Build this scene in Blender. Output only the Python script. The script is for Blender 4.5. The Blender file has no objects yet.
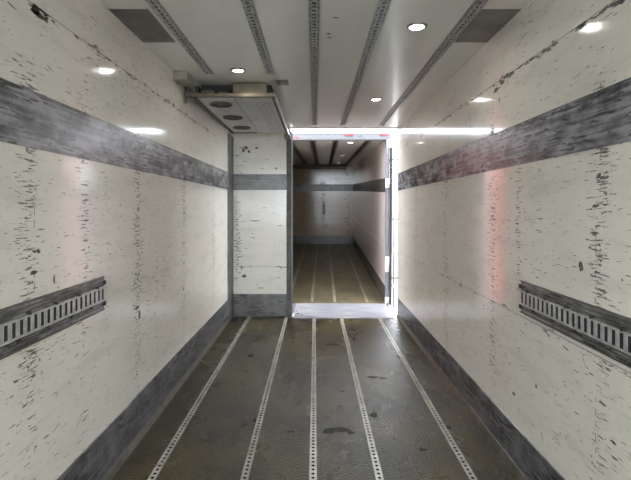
import bpy, bmesh, math, random
from mathutils import Vector, Matrix
C = bpy.context.scene
col = C.collection
random.seed(7)
R = math.radians

# ------------------------------------------------------------------ camera
cd = bpy.data.cameras.new('camera'); cam = bpy.data.objects.new('camera', cd); col.objects.link(cam)
cam.location = (0, 0, 1.61); cam.rotation_euler = (R(90), 0, 0)
cd.sensor_fit = 'HORIZONTAL'; cd.sensor_width = 36; cd.lens = 36*450/631
cd.shift_x = 0.5/631; cd.shift_y = -32/631
cd.clip_start = .05; cd.clip_end = 500
C.camera = cam
# ------------------------------------------------------------------ world: bright overcast sky
w = bpy.data.worlds.new('sky'); C.world = w; w.use_nodes = True
nt = w.node_tree; nt.nodes.clear()
wo = nt.nodes.new('ShaderNodeOutputWorld'); bg = nt.nodes.new('ShaderNodeBackground')
tc = nt.nodes.new('ShaderNodeTexCoord'); sp = nt.nodes.new('ShaderNodeSeparateXYZ'); rp = nt.nodes.new('ShaderNodeValToRGB')
nt.links.new(tc.outputs['Generated'], sp.inputs[0]); nt.links.new(sp.outputs['Z'], rp.inputs[0])
rp.color_ramp.elements[0].position = 0.0; rp.color_ramp.elements[0].color = (.80, .87, .95, 1)
rp.color_ramp.elements[1].position = .6; rp.color_ramp.elements[1].color = (.97, .985, 1, 1)
nt.links.new(rp.outputs[0], bg.inputs[0]); bg.inputs[1].default_value = 7.6
nt.links.new(bg.outputs[0], wo.inputs[0])
# ------------------------------------------------------------------ exposure
C.view_settings.view_transform = 'Standard'; C.view_settings.look = 'None'
C.view_settings.gamma = 1; C.view_settings.use_curve_mapping = False
C.view_settings.exposure = 1.0
LAMP = 52.0

W = 1.23; H = 2.795; L = 6.67; REAR = -2.5

# ------------------------------------------------------------------ node helpers
class NT:
    def __init__(s, name):
        s.m = bpy.data.materials.new(name); s.m.use_nodes = True; s.t = s.m.node_tree
        s.b = s.t.nodes['Principled BSDF']; s.k = {}
    def n(s, ty, **kw):
        x = s.t.nodes.new(ty)
        for a, b in kw.items(): setattr(x, a, b)
        return x
    def ln(s, a, b): s.t.links.new(a, b)
    def put(s, sock, v):
        if isinstance(v, (int, float)): sock.default_value = v
        elif isinstance(v, tuple): sock.default_value = (*v, 1) if len(v) == 3 and sock.type == 'RGBA' else v
        else: s.ln(v, sock)
    def math(s, op, a, b=0.0, c=None, clamp=False):
        x = s.n('ShaderNodeMath', operation=op, use_clamp=clamp)
        s.put(x.inputs[0], a); s.put(x.inputs[1], b)
        if c is not None: s.put(x.inputs[2], c)
        return x.outputs[0]
    def mr(s, v, a, b, c=0.0, d=1.0):
        x = s.n('ShaderNodeMapRange', interpolation_type='SMOOTHSTEP')
        for i, q in enumerate((v, a, b, c, d)): s.put(x.inputs[i], q)
        return x.outputs[0]
    def xyz(s):
        if 'c' not in s.k:
            t = s.n('ShaderNodeTexCoord'); p = s.n('ShaderNodeSeparateXYZ'); s.ln(t.outputs['Object'], p.inputs[0])
            s.k['c'] = (p.outputs[0], p.outputs[1], p.outputs[2])
        return s.k['c']
    def vec(s, a, b, c):
        x = s.n('ShaderNodeCombineXYZ')
        for i, q in enumerate((a, b, c)): s.put(x.inputs[i], q)
        return x.outputs[0]
    def noise(s, su, sv, sw, detail=3, rough=.55, off=0.0, axes='xyz'):
        X = dict(zip('xyz', s.xyz()))
        v = s.vec(s.math('MULTIPLY_ADD', X[axes[0]], su, off), s.math('MULTIPLY_ADD', X[axes[1]], sv, off*1.7), s.math('MULTIPLY', X[axes[2]], sw))
        n = s.n('ShaderNodeTexNoise'); s.ln(v, n.inputs['Vector']); n.inputs['Scale'].default_value = 1
        n.inputs['Detail'].default_value = detail; n.inputs['Roughness'].default_value = rough
        return n.outputs['Fac']
    def mix(s, f, a, b):
        x = s.n('ShaderNodeMix', data_type='RGBA'); s.put(x.inputs['Factor'], f)
        s.put(x.inputs[6], a); s.put(x.inputs[7], b); return x.outputs[2]
    def bump(s, h, st, dist=.01):
        x = s.n('ShaderNodeBump'); x.inputs['Strength'].default_value = st; x.inputs['Distance'].default_value = dist
        s.ln(h, x.inputs['Height']); s.ln(x.outputs[0], s.b.inputs['Normal'])
    def set(s, **kw):
        for a, b in kw.items(): s.put(s.b.inputs[a.replace('_', ' ')], b)

def simple(name, c, rough=.5, metal=0.0, var=0.0, sc=20.0, spec=.5):
    k = NT(name); k.set(Roughness=rough, Metallic=metal)
    k.b.inputs['Specular IOR Level'].default_value = spec
    if var:
        n = k.mr(k.noise(sc, sc, sc), .3, .7)
        k.set(Base_Color=k.mix(n, tuple(q*(1-var) for q in c), tuple(min(1, q*(1+var)) for q in c)))
    else: k.set(Base_Color=c)
    return k.m

WHITE = (.76, .735, .66)
def panel(name, u, columns=(), seam=None, seam2=None, base=WHITE, dirt=1.0, seed=0.0, bands=True):
    """white gelcoat panel with short horizontal scuffs gathered over the ribs"""
    k = NT(name); X = dict(zip('xyz', k.xyz())); U = X[u]; Z = X['z']
    o = 'x' if u == 'y' else 'y'
    ax = u+'z'+o
    cm = 0.0
    wob = k.math('MULTIPLY_ADD', k.noise(1, 3, 0, 2, off=seed+3, axes=ax), .16, -.08)
    Uw = k.math('ADD', U, wob)
    for c, wd, st in columns:
        d = k.math('ABSOLUTE', k.math('SUBTRACT', Uw, c))
        cm = k.math('MAXIMUM', k.mr(d, 0, wd, st, 0), cm)
    low = k.noise(1.3, 2.2, 0, 2, off=seed+9, axes=ax)
    zone = k.mr(Z, .5, 1.1, .45, 1.0) ; zone2 = k.mr(Z, 2.1, 2.3, 1.0, .15)
    zz = k.math('MULTIPLY', zone, zone2)
    cmz = k.math('MULTIPLY', k.math('MULTIPLY', cm, zz), k.mr(low, .3, .6, .55, 1.1))
    fine = k.noise(11, 95, 0, 3, .6, off=seed, axes=ax)
    thr = k.math('SUBTRACT', .672 - .02*dirt, k.math('MULTIPLY', cmz, .13))
    thr = k.math('SUBTRACT', thr, k.math('MULTIPLY', k.mr(low, .45, .75), .055))
    m1 = k.mr(k.math('SUBTRACT', fine, thr), 0.0, .035)
    fine2 = k.noise(30, 45, 0, 3, .6, off=seed+20, axes=ax)
    thr2 = k.math('SUBTRACT', .72, k.math('MULTIPLY', cmz, .15))
    m2 = k.mr(k.math('SUBTRACT', fine2, thr2), 0.0, .03)
    m = k.math('MAXIMUM', m1, m2)
    for sm, wd, st in ((seam, .045, .20), (seam2, .05, .13)):
        if sm is None: continue
        dz = k.math('ABSOLUTE', k.math('SUBTRACT', Z, sm))
        rag = k.noise(9, 22, 0, 4, .65, off=seed+31, axes=ax)
        pres = k.mr(k.noise(2.2, 0, 0, 2, off=seed+40, axes=ax), .38, .62)
        near = k.math('MULTIPLY', k.mr(dz, 0, wd, 1, 0), pres)
        s = k.mr(k.math('ADD', rag, k.math('MULTIPLY', near, st)), .65, .72)
        s = k.math('MULTIPLY', s, k.mr(dz, wd, wd*1.6, 1, 0))
        line = k.mr(dz, .0015, .005, .65, 0)
        m = k.math('MAXIMUM', m, k.math('MAXIMUM', s, line))
    soft = k.mr(k.noise(2.5, 9, 0, 3, off=seed+50, axes=ax), .45, .8, 0, .30)
    grime = k.math('MULTIPLY', k.mr(k.noise(14, 60, 0, 4, .7, off=seed+60, axes=ax), .52, .75), k.math('MULTIPLY_ADD', cmz, .6, .22))
    b = k.mix(k.math('ADD', soft, grime, clamp=True), base, tuple(q*.55 for q in base))
    shade = k.mix(k.noise(40, 40, 0, 2, off=seed, axes=ax), (.035, .030, .027), (.12, .105, .095))
    k.set(Base_Color=k.mix(k.math('MULTIPLY', m, .93), b, shade), Roughness=k.math('MULTIPLY_ADD', m, .35, .11))
    k.b.inputs['Specular IOR Level'].default_value = .5
    k.bump(k.noise(3, 3, 0, 3, off=seed, axes=ax), .06, .02)
    return k.m

def greyband(name, u, seed=0.0, c0=(.075, .075, .08), c1=(.30, .30, .32)):
    k = NT(name); o = 'x' if u == 'y' else 'y'; ax = u+'z'+o
    s1 = k.noise(1.6, 45, 0, 4, .65, off=seed, axes=ax)
    s2 = k.noise(5, 9, 0, 4, .6, off=seed+5, axes=ax)
    s3 = k.noise(60, 3, 0, 3, .6, off=seed+8, axes=ax)
    f = k.mr(k.math('ADD', k.math('MULTIPLY', s1, .45), k.math('MULTIPLY', s2, .55)), .41, .60)
    b = k.mix(f, c0, c1)
    b = k.mix(k.mr(s3, .6, .75, 0, .35), b, (.42, .42, .44))
    d = k.mr(k.math('ADD', k.noise(9, 60, 0, 3, .6, off=seed+13, axes=ax), k.math('MULTIPLY', k.noise(3, 8, 0, 3, off=seed+17, axes=ax), .5)), .80, .87)
    k.set(Base_Color=k.mix(k.math('MULTIPLY', d, .85), b, (.025, .024, .024)), Roughness=.27)
    k.bump(s1, .15, .004)
    return k.m

M = {}
COLS = ((1.94, .11, .8), (3.12, .13, .8), (4.22, .13, .75), (5.45, .14, .7))
M['wall_l'] = panel('white_panel_left', 'y', COLS + ((2.40, .10, .6), (2.66, .05, .35)), 2.50, None, seed=1.0)
M['wall_r'] = panel('white_panel_right', 'y', COLS + ((2.72, .07, .55),), 2.46, .965, seed=5.3)
M['wall_f'] = panel('white_panel_front', 'x', ((-1.16, .09, .8), (-.6, .15, .2)), None, .74, seed=11.0, dirt=.4)
M['band_l'] = greyband('grey_rub_band_left', 'y', 2.0)
M['band_r'] = greyband('grey_rub_band_right', 'y', 7.0)
M['band_f'] = greyband('grey_rub_band_front', 'x', 3.0, (.07, .068, .062), (.15, .148, .135))
M['base_s'] = greyband('grey_kick_plate', 'y', 9.0, (.055, .058, .064), (.135, .14, .15))
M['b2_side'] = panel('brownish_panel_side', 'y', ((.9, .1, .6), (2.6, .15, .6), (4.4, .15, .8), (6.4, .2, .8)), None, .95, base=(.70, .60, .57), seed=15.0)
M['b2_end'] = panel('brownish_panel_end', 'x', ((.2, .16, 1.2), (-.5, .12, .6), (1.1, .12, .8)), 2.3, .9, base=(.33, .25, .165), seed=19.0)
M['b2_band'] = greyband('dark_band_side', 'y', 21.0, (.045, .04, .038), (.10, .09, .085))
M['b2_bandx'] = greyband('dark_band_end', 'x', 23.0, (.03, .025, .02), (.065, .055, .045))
M['mark'] = simple('scuff_black', (.11, .10, .09), .6, 0, .4, 60)
M['rust'] = simple('scuff_brown', (.27, .22, .165), .6, 0, .4, 60)
M['seam'] = simple('dark_joint', (.06, .06, .058), .5)
M['lip'] = simple('floor_cove', (.085, .08, .065), .35, 0, .35, 14)
M['lip2'] = simple('dull_floor_rail', (.38, .35, .29), .4, .2, .3, 9)
M['stain'] = simple('dark_floor_stain', (.030, .027, .020), .6, 0, .5, 50, .2)
M['alu'] = simple('aluminium', (.52, .52, .52), .36, .55, .2, 30)
M['alu_white'] = simple('pale_aluminium', (.12, .124, .138), .38, .1, .10, 9)
M['rail_floor'] = simple('worn_floor_rail', (.40, .39, .36), .38, .25, .22, 9)
M['rail_ceil'] = simple('ceiling_rail', (.36, .37, .36), .4, .2, .35, 50)
M['hole'] = simple('hole_black', (.012, .012, .012), .7)
M['ring'] = simple('lamp_ring', (.34, .34, .33), .3, .6)
M['steel'] = simple('brushed_steel', (.13, .11, .08), .42, .75, .1, 25)
M['steel_dark'] = simple('dull_steel', (.12, .115, .10), .42, .4, .2, 25)
M['post'] = simple('dirty_olive_post', (.075, .072, .055), .5, .1, .4, 22)
M['corner'] = simple('grey_corner_profile', (.16, .165, .165), .4, .3, .3, 8)
M['black'] = simple('black_rubber', (.018, .018, .018), .5)
M['cream'] = simple('cream_plastic', (.30, .28, .22), .5, 0, .1)
M['plate_evap'] = simple('pale_grey_sheet', (.34, .35, .34), .35, 0, .16, 5)
M['patch'] = simple('ceiling_patch_grey', (.14, .137, .125), .4, 0, .22, 8)
M['red'] = simple('red_paint', (.93, .05, .05), .4)
M['palered'] = simple('faded_red_paint', (.50, .24, .24), .4)
M['redlamp'] = simple('red_lens', (.16, .012, .022), .25)
M['header'] = simple('grey_header_paint', (.072, .074, .084), .5)
M['teal'] = simple('teal_mark', (.02, .035, .04), .4)
M['asphalt'] = simple('asphalt', (.22, .22, .22), .85, 0, .2, 3)
M['hall'] = simple('hall_cladding', (.36, .46, .58), .6, 0, .1, 1)
M['hallroof'] = simple('hall_roof', (.25, .27, .30), .6)
M['outer'] = simple('outer_skin', (.6, .6, .6), .4)
def em(name, c, s):
    k = NT(name); k.set(Base_Color=c, Emission_Color=c); k.b.inputs['Emission Strength'].default_value = s; return k.m
M['led'] = em('led_disc', (1.0, .965, .90), LAMP)
M['led2'] = em('led_disc_deep', (1.0, .90, .78), LAMP*.9)

k = NT('ceiling_gloss')
f = k.mr(k.noise(1.1, .7, 0, 4, .6), .3, .7)
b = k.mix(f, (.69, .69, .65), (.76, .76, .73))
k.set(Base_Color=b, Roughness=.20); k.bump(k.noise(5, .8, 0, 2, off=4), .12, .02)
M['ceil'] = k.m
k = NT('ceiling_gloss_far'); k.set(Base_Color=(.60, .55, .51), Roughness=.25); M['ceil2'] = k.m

def floor_mat(name, c0, c1, wet):
    k = NT(name)
    n1 = k.mr(k.noise(1.7, 1.3, 0, 5, .6), .33, .68)
    n2 = k.mr(k.noise(20, 6, 0, 5, .7, off=3), .40, .75)
    b = k.mix(n1, c0, c1); b = k.mix(k.math('MULTIPLY', n2, .35), b, tuple(q*1.6 for q in c1))
    st = k.mr(k.noise(5, 4.5, 0, 3, .6, off=12), .64, .72)
    b = k.mix(k.math('MULTIPLY', st, .75), b, (.012, .010, .008))
    grain = k.noise(62, 62, 0, 2, .6)
    b = k.mix(k.mr(grain, .42, .62), b, k.mix(.5, b, (.004, .004, .003)))
    k.set(Base_Color=b, Roughness=k.math('MULTIPLY_ADD', k.noise(2, 1.2, 0, 4, off=6), .25, wet))
    k.bump(grain, .8, .009)
    k.b.inputs['Specular IOR Level'].default_value = .5
    return k.m
M['floor'] = floor_mat('wet_dark_floor', (.010, .009, .005), (.078, .060, .018), .15)
M['floor2'] = floor_mat('dusty_olive_floor', (.085, .07, .04), (.17, .14, .08), .28)
k = NT('coil_grille'); g = k.mr(k.noise(40, 26, 0, 2, .5), .42, .6)
k.set(Base_Color=k.mix(g, (.42, .42, .43), (.21, .20, .22)), Roughness=.45); M['grille'] = k.m
k = NT('bridge_plate'); g = k.mr(k.noise(3, 26, 0, 4, .6), .35, .7)
k.set(Base_Color=k.mix(g, (.25, .255, .28), (.10, .10, .125)), Roughness=.35); M['bridge'] = k.m

# ------------------------------------------------------------------ mesh helpers
class MB:
    def __init__(s): s.v = []; s.f = []; s.mi = []; s.ms = []; s.sm = []
    def mat(s, m):
        if m not in s.ms: s.ms.append(m)
        return s.ms.index(m)
    def face(s, pts, m, smooth=False):
        b = len(s.v); s.v += [tuple(p) for p in pts]; s.f.append(tuple(range(b, b+len(pts)))); s.mi.append(s.mat(m)); s.sm.append(smooth)
    def box(s, x0, x1, y0, y1, z0, z1, m):
        b = len(s.v); i = s.mat(m)
        s.v += [(x, y, z) for z in (z0, z1) for y in (y0, y1) for x in (x0, x1)]
        for f in ((0, 2, 3, 1), (4, 5, 7, 6), (0, 1, 5, 4), (2, 6, 7, 3), (0, 4, 6, 2), (1, 3, 7, 5)):
            s.f.append(tuple(b+q for q in f)); s.mi.append(i); s.sm.append(False)
    def prism(s, prof, axis, a0, a1, m):
        """closed profile extruded along 'x','y' or 'z'"""
        def P(p, a): return {'y': (p[0], a, p[1]), 'x': (a, p[0], p[1]), 'z': (p[0], p[1], a)}[axis]
        b = len(s.v); n = len(prof); i = s.mat(m)
        s.v += [P(p, a0) for p in prof] + [P(p, a1) for p in prof]
        for q in range(n):
            r = (q+1) % n; s.f.append((b+q, b+r, b+n+r, b+n+q)); s.mi.append(i); s.sm.append(False)
        s.f.append(tuple(b+q for q in range(n))[::-1]); s.f.append(tuple(b+n+q for q in range(n))); s.mi += [i, i]; s.sm += [False, False]
    def cyl(s, c, axis, r, h, m, n=20, r2=None):
        """from c along axis by h"""
        r2 = r if r2 is None else r2
        a = Vector({'x': (1, 0, 0), 'y': (0, 1, 0), 'z': (0, 0, 1)}[axis] if isinstance(axis, str) else axis).normalized()
        t = a.orthogonal().normalized(); u = a.cross(t); c = Vector(c); b = len(s.v); i = s.mat(m)
        for rr, hh in ((r, 0), (r2, h)):
            for q in range(n):
                g = 2*math.pi*q/n; s.v.append(tuple(c+a*hh+(t*math.cos(g)+u*math.sin(g))*rr))
        for q in range(n):
            p = (q+1) % n; s.f.append((b+q, b+p, b+n+p, b+n+q)); s.mi.append(i); s.sm.append(True)
        s.f.append(tuple(b+q for q in range(n))[::-1]); s.f.append(tuple(b+n+q for q in range(n))); s.mi += [i, i]; s.sm += [False, False]
    def torus(s, c, R0, r, m, n=24, k=8):
        b = len(s.v); i = s.mat(m)
        for q in range(n):
            g = 2*math.pi*q/n
            for p in range(k):
                h = 2*math.pi*p/k; rr = R0+r*math.cos(h)
                s.v.append((c[0]+rr*math.cos(g), c[1]+rr*math.sin(g), c[2]+r*math.sin(h)))
        for q in range(n):
            for p in range(k):
                s.f.append((b+q*k+p, b+((q+1) % n)*k+p, b+((q+1) % n)*k+(p+1) % k, b+q*k+(p+1) % k)); s.mi.append(i); s.sm.append(True)
    def build(s, name, parent=None, loc=None, bevel=0):
        me = bpy.data.meshes.new(name); me.from_pydata(s.v, [], s.f)
        for m in s.ms: me.materials.append(M[m])
        for p, i, sm in zip(me.polygons, s.mi, s.sm): p.material_index = i; p.use_smooth = sm
        bm = bmesh.new(); bm.from_mesh(me); bmesh.ops.recalc_face_normals(bm, faces=bm.faces); bm.to_mesh(me); bm.free()
        o = bpy.data.objects.new(name, me); col.objects.link(o)
        if parent: o.parent = parent
        if loc: o.location = loc
        if bevel:
            md = o.modifiers.new('bevel', 'BEVEL'); md.width = bevel; md.segments = 2; md.limit_method = 'ANGLE'
        return o
def struct(o, label=None): o['kind'] = 'structure'; return o
def tag(o, label, cat, group=None):
    o['label'] = label; o['category'] = cat
    if group: o['group'] = group
    return o
def empty(name, loc, label, cat, group=None):
    o = bpy.data.objects.new(name, None); col.objects.link(o); o.location = loc; o.empty_display_size = .1
    return tag(o, label, cat, group)
def ribbon_mark(mb, side, u, z, lu, lz, m='mark', ang=0.0, off=.0012):
    """irregular worn blot on a wall face; side 'l','r','f'; u runs along the wall"""
    n = random.randint(9, 14); pts = []
    for q in range(n):
        g = 2*math.pi*q/n; rr = random.uniform(.45, 1.1)
        a = math.cos(g)*lu*rr*.5; b = math.sin(g)*lz*rr*.5
        a, b = a*math.cos(ang)-b*math.sin(ang), a*math.sin(ang)+b*math.cos(ang)
        pts.append((u+a, z+b))
    if side == 'l': mb.face([(-W+off, p[0], p[1]) for p in pts], m)
    elif side == 'r': mb.face([(W-off, p[0], p[1]) for p in pts], m)
    elif side == 'f': mb.face([(p[0], L-off, p[1]) for p in pts], m)
    elif side == 'c': mb.face([(p[0], p[1], H-off) for p in pts], m)
def side_scuffs(mb, s, seamz):
    def clear(u, z):
        return .33 < z < 2.75 and not (1.85 < z < 2.14) and not (.97 < z < 1.24 and u < 2.75)
    for c, n in ((1.94, 100), (3.12, 110), (4.22, 80), (5.45, 60)):
        zs = [random.uniform(.5, 1.8) for _ in range(6)]+[random.uniform(1.4, 1.8)]
        for i in range(n):
            u = random.gauss(c, .04)+random.gauss(0, .05)*(random.random() < .5); z = random.choice(zs)+random.gauss(0, .07)
            if clear(u, z): ribbon_mark(mb, s, u, z, random.uniform(.010, .055), random.uniform(.002, .007) if random.random() < .85 else random.uniform(.008, .017), random.choice(['mark', 'mark', 'rust']))
        u = c+.03                                  # thin vertical joint line over the rib
        for z in [x*.055 for x in range(10, 32)]:
            if random.random() < .35 and clear(u, z): ribbon_mark(mb, s, u, z, .006, random.uniform(.02, .06))
    for i in range(420):
        u = random.uniform(1.2, 6.3); z = random.uniform(.4, 1.84)
        if clear(u, z): ribbon_mark(mb, s, u, z, random.uniform(.01, .06), random.uniform(.002, .005), random.choice(['mark', 'rust', 'rust']), random.gauss(0, .12))
    for i in range(26):
        u = random.uniform(1.3, 4.2); z = random.uniform(.36, .95)
        if clear(u, z): ribbon_mark(mb, s, u, z, random.uniform(.02, .08), random.uniform(.004, .010), random.choice(['mark', 'rust']), random.uniform(-.3, 1.3))
    for i in range(26):
        u = random.uniform(1.2, 3.4); z = random.uniform(2.15, seamz)
        if clear(u, z): ribbon_mark(mb, s, u, z, random.uniform(.02, .09), random.uniform(.003, .007), 'mark', random.gauss(-.1, .2))
    for c, wd in ((2.05, .12), (2.62, .2), (3.0, .12), (3.5, .2), (4.1, .12), (4.5, .2)):      # wear gathered along the upper joint
        for i in range(16):
            u = random.gauss(c, wd*.5); ribbon_mark(mb, s, u, seamz-abs(random.gauss(0, .012)), random.uniform(.02, .08), random.uniform(.003, .013))

# ------------------------------------------------------------------ the box we stand in
FR = [-.97, -.42, -.012, .385, .94]; RW = .023
fl = MB(); edges = [-W]
for x in FR: edges += [x-RW, x+RW]
edges.append(W)
for i in range(0, len(edges), 2): fl.box(edges[i], edges[i+1], REAR, L, -.04, 0, 'floor')
fl.box(-W, W, REAR, L, -.08, -.04, 'hole')
def floor_stain(x, y, a, b_):
    n = 15; fl.face([(x+math.cos(2*math.pi*q/n)*a*.5*random.uniform(.5, 1.1), y+math.sin(2*math.pi*q/n)*b_*.5*random.uniform(.5, 1.1), .0006) for q in range(n)], 'stain')
for (x, y, a, b_) in ((.10, 3.25, .12, .12), (.19, 3.27, .16, .09), (.26, 3.22, .07, .05), (-.18, 3.24, .07, .04), (.55, 4.29, .16, .07), (.64, 4.26, .10, .05), (.46, 3.50, .08, .10),
                      (.72, 3.0, .07, .05), (-.7, 4.9, .12, .10), (.2, 5.3, .16, .10), (.98, 3.3, .05, .07)):
    floor_stain(x, y, a, b_)
struct(fl.build('floor'))

mb = MB()
cx = [-W-.06, W+.06]
mb.box(cx[0], cx[1], REAR, L, H, H+.07, 'ceil')
for (u, v, a, b_) in ((.13, 2.80, .05, .02), (.09, 3.06, .045, .035), (.10, 3.13, .05, .03), (-.30, 3.4, .02, .02)):
    ribbon_mark(mb, 'c', u, v, a, b_)
struct(mb.build('ceiling'))
mb = MB(); mb.box(-W-.06, -W, REAR, L, -.08, H, 'wall_l'); side_scuffs(mb, 'l', 2.50)
for (u, z, a, b_) in ((1.98, 2.48, .10, .05), (2.02, 2.47, .16, .03), (3.15, .86, .05, .09), (3.1, .92, .10, .03), (1.97, 1.33, .06, .02), (2.0, 1.42, .03, .03), (4.2, .86, .05, .05), (2.12, 1.27, .02, .05)):
    ribbon_mark(mb, 'l', u, z, a, b_)
struct(mb.build('wall_left'))
mb = MB(); mb.box(W, W+.06, REAR, L, -.08, H, 'wall_r'); side_scuffs(mb, 'r', 2.46)
for (u, z, a, b_) in ((1.80, 2.44, .16, .03), (1.86, 2.45, .1, .02), (3.05, 2.41, .14, .035), (2.95, 2.43, .12, .03), (3.0, 2.33, .02, .05), (2.08, 1.34, .045, .06),
                      (1.95, 1.75, .05, .03), (1.97, 1.62, .07, .02), (1.98, 1.5, .09, .012), (2.78, .46, .05, .03), (2.5, .62, .03, .03)):
    ribbon_mark(mb, 'r', u, z, a, b_)
struct(mb.build('wall_right'))
OP = -.345                                           # left edge of the opening
mb = MB(); mb.box(-W, OP-.02, L, L+.07, 0, H, 'wall_f')
for i in range(42):
    u = random.uniform(-1.2, -.5) if random.random() < .4 else random.gauss(-1.12, .05); z = random.uniform(.4, 2.6)
    if not (1.86 < z < 2.13): ribbon_mark(mb, 'f', min(max(u, -1.18), -.45), z, random.uniform(.02, .11), random.uniform(.006, .02))
for (u, z, a, b_) in ((-1.02, 2.5, .10, .05), (-1.06, 2.46, .06, .08), (-.98, 2.45, .06, .05), (-.86, 2.50, .05, .04), (-.57, 2.2, .04, .04), (-.9, 1.42, .22, .02), (-1.05, .6, .1, .07)):
    ribbon_mark(mb, 'f', u, z, a, b_)
struct(mb.build('wall_front'))

def strip(name, s, z0, z1, m, th=.006):
    mb = MB(); a, b = (-W, -W+th) if s < 0 else (W-th, W)
    mb.box(a, b, REAR, L, z0, z1, m)
    a, b = (-W, -W+th*.6) if s < 0 else (W-th*.6, W)
    mb.box(a, b, REAR, L, z1, z1+.004, 'seam')
    return struct(mb.build(name))
strip('trim_1', -1, 1.87, 2.115, 'band_l'); strip('trim_2', 1, 1.87, 2.115, 'band_r')
mb = MB(); mb.box(-W+.021, OP-.075, L-.006, L, 1.877, 2.112, 'band_f'); struct(mb.build('trim_3'))
for s, nm in ((-1, 'baseboard_left'), (1, 'baseboard_right')):
    mb = MB(); t = .006; zt = .318 if s < 0 else .276
    mb.prism([(s*W, .045), (s*(W-t), .045), (s*(W-t), zt-.004), (s*W, zt)], 'y', REAR, L, 'base_s')
    mb.prism([(s*W, 0), (s*(W-.024), 0), (s*(W-.022), .006), (s*(W-.009), .045), (s*W, .05)], 'y', REAR, L, 'lip')
    struct(mb.build(nm))
mb = MB(); mb.box(-W+.021, OP-.075, L-.012, L, 0, .336, 'band_f'); mb.box(-W+.021, OP-.075, L-.017, L-.012, .10, .115, 'lip')
mb.box(-W+.021, OP-.075, L-.016, L-.012, .0, .02, 'seam'); struct(mb.build('baseboard_front'))
mb = MB(); mb.prism([(-W, L), (-W, L-.34), (-W+.012, L-.33), (-W+.014, L-.02), (-W+.02, L)], 'z', 0, 2.66, 'corner'); struct(mb.build('trim_4'))
mb = MB()                                            # post beside the opening
mb.box(OP-.075, OP-.004, L-.05, L+.09, 0, 2.74, 'post'); mb.box(OP-.055, OP-.03, L-.056, L-.05, 0, 2.74, 'post')
mb.box(OP-.004, OP+.012, L+.02, L+.09, 0, 2.74, 'alu_white')
struct(mb.build('trim_5'))
mb = MB(); mb.box(OP-.02, W+.06, L-.012, L+.012, H-.012, H+.075, 'seam'); struct(mb.build('trim_6'))   # roof edge
mb = MB(); mb.box(W-.004, W+.07, L, L+.02, .0, H, 'alu_white'); struct(mb.build('trim_7'))

# ------------------------------------------------------------------ floor rails with round holes
def hole_cell(mb, cx_, cy, hw, hp, r, z, depth, m, n=12, sx=1.0):
    out = []; inn = []
    for q in range(n):
        g = 2*math.pi*(q+.5)/n; c, s_ = math.cos(g), math.sin(g)
        t = min(hw/abs(c) if abs(c) > 1e-6 else 9, hp/abs(s_) if abs(s_) > 1e-6 else 9)
        out.append((cx_+c*t, cy+s_*t, z)); inn.append((cx_+c*r*sx, cy+s_*r, z))
    # snap the outer ring to the four corners nearest the diagonals
    for sx_, sy in ((1, 1), (-1, 1), (-1, -1), (1, -1)):
        k_ = min(range(n), key=lambda q: (out[q][0]-(cx_+sx_*hw))**2+(out[q][1]-(cy+sy*hp))**2)
        out[k_] = (cx_+sx_*hw, cy+sy*hp, z)
    for q in range(n):
        p = (q+1) % n
        mb.face([out[q], out[p], inn[p], inn[q]], m)
        mb.face([inn[q], inn[p], (inn[p][0], inn[p][1], z-depth), (inn[q][0], inn[q][1], z-depth)], 'hole')
def floor_rail(mb, x, y0, y1, z, pitch=.042):
    n = int((y1-y0)/pitch); p = (y1-y0)/n
    for i in range(n): hole_cell(mb, x, y0+(i+.5)*p, .0155, p/2, .0105, z, .012, 'rail_floor')
    for s in (-1, 1):
        a, b = sorted((x+s*.0155, x+s*.0228)); mb.box(a, b, y0, y1, z-.02, z+.002, 'rail_floor')
    mb.face([(x-.0155, y0, z-.012), (x+.0155, y0, z-.012), (x+.0155, y1, z-.012), (x-.0155, y1, z-.012)], 'hole')
FL = ['perforated metal rail in the floor nearest the left wall', 'perforated metal floor rail second from the left wall, ending at the opening post',
      'perforated metal floor rail running down the middle of the floor', 'perforated metal floor rail second from the right wall', 'perforated metal rail in the floor nearest the right wall']
for x, lb in zip(FR, FL):
    mb = MB(); floor_rail(mb, x, 1.9, L-.025, .001)
    tag(mb.build('floor_rail'), lb, 'rail', 'lashing rails set in the floor')
# ------------------------------------------------------------------ ceiling rails with slots
def ceiling_rail(mb, x, y0, y1, z, hw=.034, pitch=.05, screws=True):
    th = .010
    for s in (-1, 1):
        a, b = sorted((x+s*.014, x+s*hw)); mb.box(a, b, y0, y1, z-th*.6, z, 'rail_ceil')
        a, b = sorted((x+s*.0125, x+s*.0165)); mb.box(a, b, y0, y1, z-th*1.3, z, 'alu')
        a, b = sorted((x+s*(hw-.002), x+s*hw)); mb.box(a, b, y0, y1, z-th*.9, z, 'alu')
    n = int((y1-y0)/pitch); p = (y1-y0)/n
    for i in range(n):
        y = y0+i*p; mb.box(x-.014, x+.014, y, y+p*.42, z-th*.8, z, 'rail_ceil')
    mb.box(x-.014, x+.014, y0, y1, z-.0015, z, 'hole')
    if screws:
        for i in range(int((y1-y0)/.10)):
            for s in (-1, 1): mb.cyl((x+s*.025, y0+.05+i*.10, z-th*.6-.002), 'z', .0045, .003, 'hole', 8)
CR = [-.93, -.39, -.005, .40, .95]
CL = ['slotted metal rail on the ceiling nearest the left wall', 'slotted metal ceiling rail ending just before the ceiling cooling unit, right of the left lamp',
      'slotted metal ceiling rail running straight down the middle', 'slotted metal ceiling rail left of the two right ceiling lamps', 'slotted metal rail on the ceiling nearest the right wall']
for i, x in enumerate(CR):
    mb = MB(); ceiling_rail(mb, x, 1.6, 3.96 if i < 2 else 6.43, H)
    tag(mb.build('ceiling_rail'), CL[i], 'rail', 'slotted rails on the ceiling')
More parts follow.
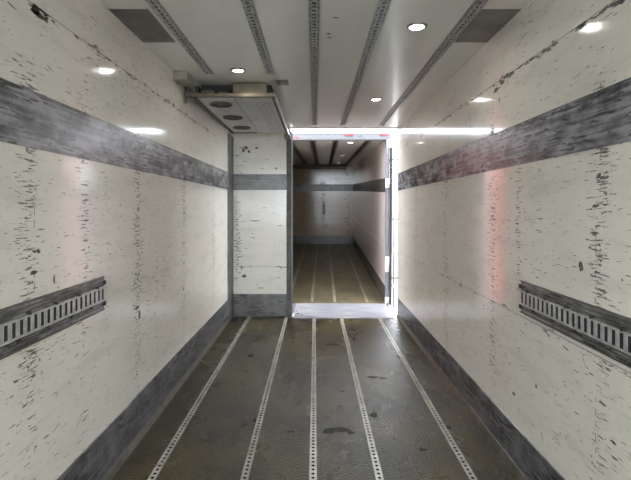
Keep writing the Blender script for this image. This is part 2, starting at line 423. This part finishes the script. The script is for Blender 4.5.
# grey cover plates on the ceiling
for s, lb in ((-1, 'dark grey flat plate on the ceiling beside the left wall'), (1, 'dark grey flat plate on the ceiling beside the right wall')):
    mb = MB(); a, b = sorted((s*(W-.002), s*.995)); mb.box(a, b, 2.68, 3.21, H-.004, H, 'patch')
    tag(mb.build('ceiling_plate'), lb, 'plate', 'grey plates on the ceiling')
# ------------------------------------------------------------------ lamps
def ceiling_lamp(x, y, z, lb, parent=None, r=.042, em_='led', nm='ceiling_lamp'):
    if parent is None: t = empty(nm, (x, y, z), lb, 'lamp', 'round lamps set in the ceiling')
    else: t = None
    mb = MB(); mb.torus((0, 0, -.003) if t else (x, y, z-.003), r+.014, .012, 'ring'); 
    rg = mb.build('ring' if t else 'lamp_ring', t or parent)
    mb = MB(); mb.cyl((0, 0, -.006) if t else (x, y, z-.006), 'z', r, .005, em_, 24); mb.build('diffuser', t or rg)
ceiling_lamp(.664, 2.93, H, 'bright round ceiling lamp at the right, nearest to the viewer')
ceiling_lamp(.664, 4.89, H, 'small round ceiling lamp at the right, farther towards the opening')
ceiling_lamp(-.660, 3.86, H, 'round ceiling lamp at the left, just in front of the cooling unit')
# ------------------------------------------------------------------ lashing tracks on the side walls
def wall_track(s, y1, z0, z1, lb):
    t = empty('wall_track', (s*W, y1, z0), lb, 'track', 'slotted lashing tracks on the side walls')
    def B(mb, d0, d1, ya, yb, za, zb, m):
        a, b = sorted((-s*d0, -s*d1)); mb.box(a, b, ya-y1, yb-y1, za-z0, zb-z0, m)
    y0 = .9; hz = z1-z0; zc = (z0+z1)/2; sl = .034
    mb = MB(); B(mb, 0, .006, y0, y1, z0, z1, 'band_l')
    for zz in (z0+.004, z0+.026, z0+.044, z1-.004, z1-.024, z1-.042): B(mb, .006, .012, y0, y1, zz-.003, zz+.003, 'steel_dark')
    mb.build('backing_plate', t)
    mb = MB(); B(mb, .006, .0155, y0, y1-.01, zc-sl, zc+sl, 'hole')
    for za, zb in ((zc-sl-.008, zc-sl+.002), (zc+sl-.002, zc+sl+.008)): B(mb, .006, .021, y0, y1, za, zb, 'alu')
    p = .0475; n = int((y1-y0)/p)
    for i in range(n):
        yb = y1-i*p-.004; B(mb, .006, .019, yb-.0215, yb, zc-sl, zc+sl, 'alu')
    mb.build('slotted_rail', t)
    for i in range(8):
        for zz, o in ((zc+sl+.014, .10), (zc-sl-.014, .17)):
            y = y1-o-i*.2
            if y < y0: continue
            mb = MB(); B(mb, .006, .024, y-.006, y+.006, zz-.009, zz+.006, 'black'); mb.build('clip', t)
    for zz in (zc+.062, zc-.058):
        mb = MB(); B(mb, .006, .02, y1-.018, y1-.001, zz-.011, zz+.011, 'black'); mb.build('end_clip', t)
wall_track(-1, 2.611, 1.02, 1.215, 'grey slotted lashing track mounted along the left wall')
wall_track(1, 2.674, .99, 1.18, 'grey slotted lashing track mounted along the right wall')

# ------------------------------------------------------------------ cooling unit under the ceiling
ev = empty('cooling_unit', (-.75, 4.22, H), 'flat three-fan cooling unit hanging under the ceiling at the left', 'cooling unit')
def EB(mb, x0, x1, y0, y1, z0, z1, m): mb.box(x0+.75, x1+.75, y0-4.22, y1-4.22, z0-H, z1-H, m)
ZB = 2.65
mb = MB(); EB(mb, -1.10, -.42, 4.34, 6.22, ZB+.012, H-.002, 'hole'); EB(mb, -1.08, -.42, 4.32, 6.22, ZB+.004, ZB+.012, 'black')
EB(mb, -1.13, -1.10, 4.24, 6.24, ZB+.002, H-.03, 'black'); mb.build('housing', ev)
mb = MB(); EB(mb, -1.125, -.772, 4.26, 6.19, ZB, ZB+.004, 'plate_evap'); EB(mb, -1.15, -.80, 6.19, 6.24, ZB-.004, ZB+.004, 'black')
EB(mb, -1.15, -1.118, 4.24, 6.24, ZB-.008, ZB+.004, 'black')
for y in (4.62, 4.83, 5.4, 5.6): mb.cyl((-.80+.75, y-4.22, ZB-H-.002), 'z', .006, .002, 'black', 8)
fp = mb.build('fan_plate', ev)
mb = MB(); EB(mb, -.766, -.41, 4.26, 6.22, ZB, ZB+.004, 'plate_evap'); EB(mb, -.60, -.43, 4.40, 6.12, ZB-.003, ZB, 'grille'); mb.build('coil_cover', ev)
for y in (4.51, 5.16, 5.81):
    mb = MB(); c = (-.943+.75, y-4.22, ZB-H)
    mb.cyl((c[0], c[1], c[2]-.003), 'z', .104, .003, 'black', 32)
    for r in (.03, .055, .08): mb.torus((c[0], c[1], c[2]-.006), r, .0022, 'steel_dark', 28, 6)
    mb.torus((c[0], c[1], c[2]-.005), .108, .007, 'steel_dark', 32, 8)
    fan = mb.build('fan_ring', ev)
    mb = MB(); mb.cyl((c[0], c[1], c[2]-.009), 'z', .026, .006, 'steel_dark', 20)
    for q in range(5):
        g = 2*math.pi*q/5; d = Vector((math.cos(g), math.sin(g), 0)); n_ = Vector((-d.y, d.x, 0))
        P = Vector(c)-Vector((0, 0, .005))
        mb.face([P+d*.024+n_*.012, P+d*.096+n_*.034, P+d*.1-n_*.012, P+d*.024-n_*.01], 'black')
    mb.build('fan_blades', fan)
mb = MB(); EB(mb, -1.222, -.366, 4.20, 4.235, ZB-.002, ZB+.036, 'steel'); mb.build('front_bar', ev, bevel=.004)
mb = MB(); EB(mb, -.775, -.455, 4.245, 4.262, ZB+.036, H-.006, 'steel'); mb.build('front_panel', ev, bevel=.003)
mb = MB(); EB(mb, -1.08, -.96, 4.27, 4.32, ZB+.04, ZB+.075, 'steel_dark'); EB(mb, -.92, -.83, 4.26, 4.30, ZB+.036, ZB+.062, 'steel_dark'); mb.build('valve', ev)
mb = MB(); EB(mb, -.385, -.366, 4.235, 6.5, ZB-.004, ZB+.026, 'alu'); mb.build('side_rail', ev, bevel=.003)
mb = MB(); EB(mb, -.408, -.39, 4.235, 6.4, ZB+.005, ZB+.05, 'black'); mb.build('side_gap_strip', ev)  # black strip standing in for the dark gap beside the side rail
mb = MB(); EB(mb, -1.222, -1.205, 4.20, 4.23, ZB-.06, H-.04, 'steel_dark'); mb.build('hanger', ev)
mb = MB(); EB(mb, -.44, -.35, 6.46, 6.60, ZB-.035, ZB+.03, 'steel_dark'); EB(mb, -.40, -.39, 6.52, 6.55, ZB+.03, H-.001, 'steel_dark'); mb.build('rear_bracket', ev)
mb = MB(); mb.box(-W+.001, -1.11, 3.90, 4.02, 2.725, H-.001, 'cream'); mb.box(-1.215, -1.11, 4.02, 4.17, 2.735, H-.001, 'cream')

tag(mb.build('junction_box', bevel=.004), 'cream box in the ceiling corner beside the cooling unit', 'box')
mb = MB(); mb.box(-.36, -.25, 4.16, 4.30, H-.012, H-.001, 'steel_dark'); mb.box(-.33, -.28, 4.19, 4.27, H-.018, H-.012, 'corner')
tag(mb.build('ceiling_bracket', bevel=.002), 'small grey bracket on the ceiling right of the cooling unit', 'bracket')

# ------------------------------------------------------------------ bridge plate over the gap
mb = MB()
mb.prism([(6.55, .003), (6.62, .012), (7.50, .014), (7.56, .008), (7.56, .002), (6.62, .002)], 'x', OP+.03, 1.175, 'bridge')
for (u, v, a) in ((-.26, 6.78, .05), (-.20, 6.70, .035), (-.29, 6.95, .03)):
    mb.cyl((u, v, .018), 'z', a*.5, .004, 'hole', 9)
bp = tag(mb.build('bridge_plate'), 'white metal bridge plate lying across the opening between the two boxes', 'plate')

# ------------------------------------------------------------------ the second vehicle's box beyond the gap
b2 = empty('truck_box', (-.045, 7.63, 0), 'second open cargo box docked beyond the opening, with white frame', 'truck box')
b2.rotation_euler = (math.atan(18/450), 0, -math.atan(8/450))
H2 = 2.755; L2 = 8.3
mb = MB(); mb.box(-W, W, .0, L2, -.10, 0, 'floor2'); f2 = mb.build('floor_panel', b2)
for x in (-.97, -.42, -.012, .385, .94):
    mb = MB(); mb.box(x-.020, x+.020, .1, L2-.1, 0, .003, 'lip2')
    for i in range(90):
        mb.box(x-.009, x+.009, .14+i*.09, .18+i*.09, .003, .0035, 'hole')
    mb.build('rail', f2)
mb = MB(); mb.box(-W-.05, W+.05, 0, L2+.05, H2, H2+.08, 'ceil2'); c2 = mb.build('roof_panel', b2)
for x in CR:
    mb = MB(); mb.box(x-.052, x+.052, .15, L2-.1, H2-.012, H2, 'post'); mb.box(x-.014, x+.014, .15, L2-.1, H2-.014, H2-.012, 'hole'); mb.build('rail', c2)
for y in (.42, 3.4, 6.4): ceiling_lamp(.66, y, H2, '', c2, .05, 'led2')
for s in (-1, 1):
    mb = MB(); a, b = sorted((s*W, s*(W+.05))); mb.box(a, b, 0, L2, -.1, H2, 'b2_side'); wl = mb.build('side_wall', b2)
    mb = MB(); a, b = sorted((s*W, s*(W-.006))); mb.box(a, b, .02, L2, 1.877, 2.115, 'b2_band'); mb.build('band', wl)
    mb = MB(); a, b = sorted((s*W, s*(W-.010))); mb.box(a, b, .02, L2, 0, .29, 'b2_band'); mb.build('kick_plate', wl)
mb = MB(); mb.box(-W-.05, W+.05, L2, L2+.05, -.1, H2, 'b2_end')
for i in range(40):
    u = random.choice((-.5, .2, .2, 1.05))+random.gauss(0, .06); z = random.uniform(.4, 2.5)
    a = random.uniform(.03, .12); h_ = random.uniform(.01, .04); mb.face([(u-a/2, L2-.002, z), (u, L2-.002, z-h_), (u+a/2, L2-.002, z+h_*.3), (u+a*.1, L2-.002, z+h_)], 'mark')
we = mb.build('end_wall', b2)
mb = MB(); mb.box(-W, W, L2-.006, L2, 1.877, 2.115, 'b2_bandx'); mb.build('band', we)
mb = MB(); mb.box(-W, W, L2-.010, L2, 0, .30, 'b2_bandx'); mb.build('kick_plate', we)
mb = MB(); mb.box(-W, .98, L2-.9, L2-.02, 2.66, H2-.002, 'black'); mb.box(-W, .98, L2-.92, L2-.9, 2.655, 2.67, 'steel_dark'); mb.build('cooling_unit', b2)
# white rear frame
mb = MB(); mb.box(-W-.07, W+.07, -.05, .04, H2-.008, H2+.095, 'header'); mb.box(-W-.07, W+.07, -.055, -.05, H2+.085, H2+.1, 'header')
hd = mb.build('header', b2, bevel=.004)
for x0, x1 in ((.535, .68), (1.12, 1.25)):
    mb = MB(); mb.box(x0, x1, -.066, -.05, H2+.055, H2+.099, 'redlamp'); mb.build('marker_lamp', hd, bevel=.003)['label'] = 'small red marker lamp'
mb = MB(); mb.face([(-.30, -.052, H2+.03), (-.23, -.052, H2+.03), (-.27, -.052, H2+.055)], 'redlamp'); mb.box(-.31, -.20, -.053, -.05, H2+.018, H2+.026, 'redlamp'); mb.build('emblem', hd)['label'] = 'tiny red mark at the left end'
mb = MB(); mb.prism([(.76, H2+.035), (.80, H2+.068), (.84, H2+.035), (.80, H2+.045)], 'y', -.053, -.05, 'teal'); mb.build('emblem', hd)['label'] = 'tiny dark triangular mark'
mb = MB(); mb.box(W-.002, W+.055, -.05, .05, -.12, H2, 'alu_white'); po = mb.build('door_post', b2, bevel=.004)
for z0, z1 in ((.55, .80), (1.95, 2.1), (.02, .12)):
    mb = MB(); mb.box(W-.012, W+.045, -.075, -.05, z0, z1, 'alu'); mb.cyl((W+.05, -.075, z0), 'z', .014, z1-z0, 'alu', 12); mb.build('hinge', po)
mb = MB(); mb.box(-W-.055, -W+.002, -.05, .05, -.12, H2, 'alu_white'); mb.build('door_post', b2, bevel=.004)
mb = MB(); mb.prism([(W+.058, -.03), (W+.058, -.12), (W+.085, -.13), (W+.10, -.09), (W+.095, -.03)], 'z', .0, 2.62, 'black'); mb.build('door_seal', b2)
mb = MB(); mb.cyl((W+.125, -.09, -.05), 'z', .013, 2.6, 'alu_white', 12)
for z in (.3, .9, 1.5, 2.2): mb.box(W+.10, W+.145, -.11, -.07, z, z+.05, 'alu')
mb.build('locking_bar', b2)
mb = MB(); mb.box(-W-.055, W+.055, -.05, .02, -.16, -.002, 'alu_white'); mb.build('sill', b2)
mb = MB(); mb.box(-W, -.335, -.045, .02, 0, H2-.01, 'outer'); mb.box(-.71, -.47, -.050, -.045, .02, H2-.03, 'red'); mb.build('closed_leaf', b2)['label'] = 'closed door leaf with a red panel'
mb = MB(); mb.box(1.50, 1.88, .0, .05, -.05, 2.7, 'palered')
for z in (.4, 1.4, 2.4): mb.box(W+.05, 1.50, .035, .05, z, z+.04, 'steel_dark')
mb.build('open_leaf', b2)['label'] = 'faded red open door leaf at the right'

# ------------------------------------------------------------------ outside
mb = MB(); mb.box(-80, 80, -60, 140, -1.4, -1.25, 'asphalt'); struct(mb.build('ground'))
ha = empty('warehouse', (34, 90, -1.25), 'distant pale blue warehouse seen through the gap at the right', 'building')
mb = MB(); mb.box(-26, 26, -6, 6, 0, 6.2, 'hall'); mb.build('wall', ha)
mb = MB(); mb.prism([(-6.4, 6.2), (6.4, 6.2), (6.4, 6.5), (0, 7.6), (-6.4, 6.5)], 'x', -26.5, 26.5, 'hallroof'); mb.build('roof', ha)
for x in (-22, -14, -6, 2, 10, 18):
    mb = MB(); mb.box(x, x+4, -6.06, -6, 0, 4.2, 'outer'); mb.build('gate', ha)
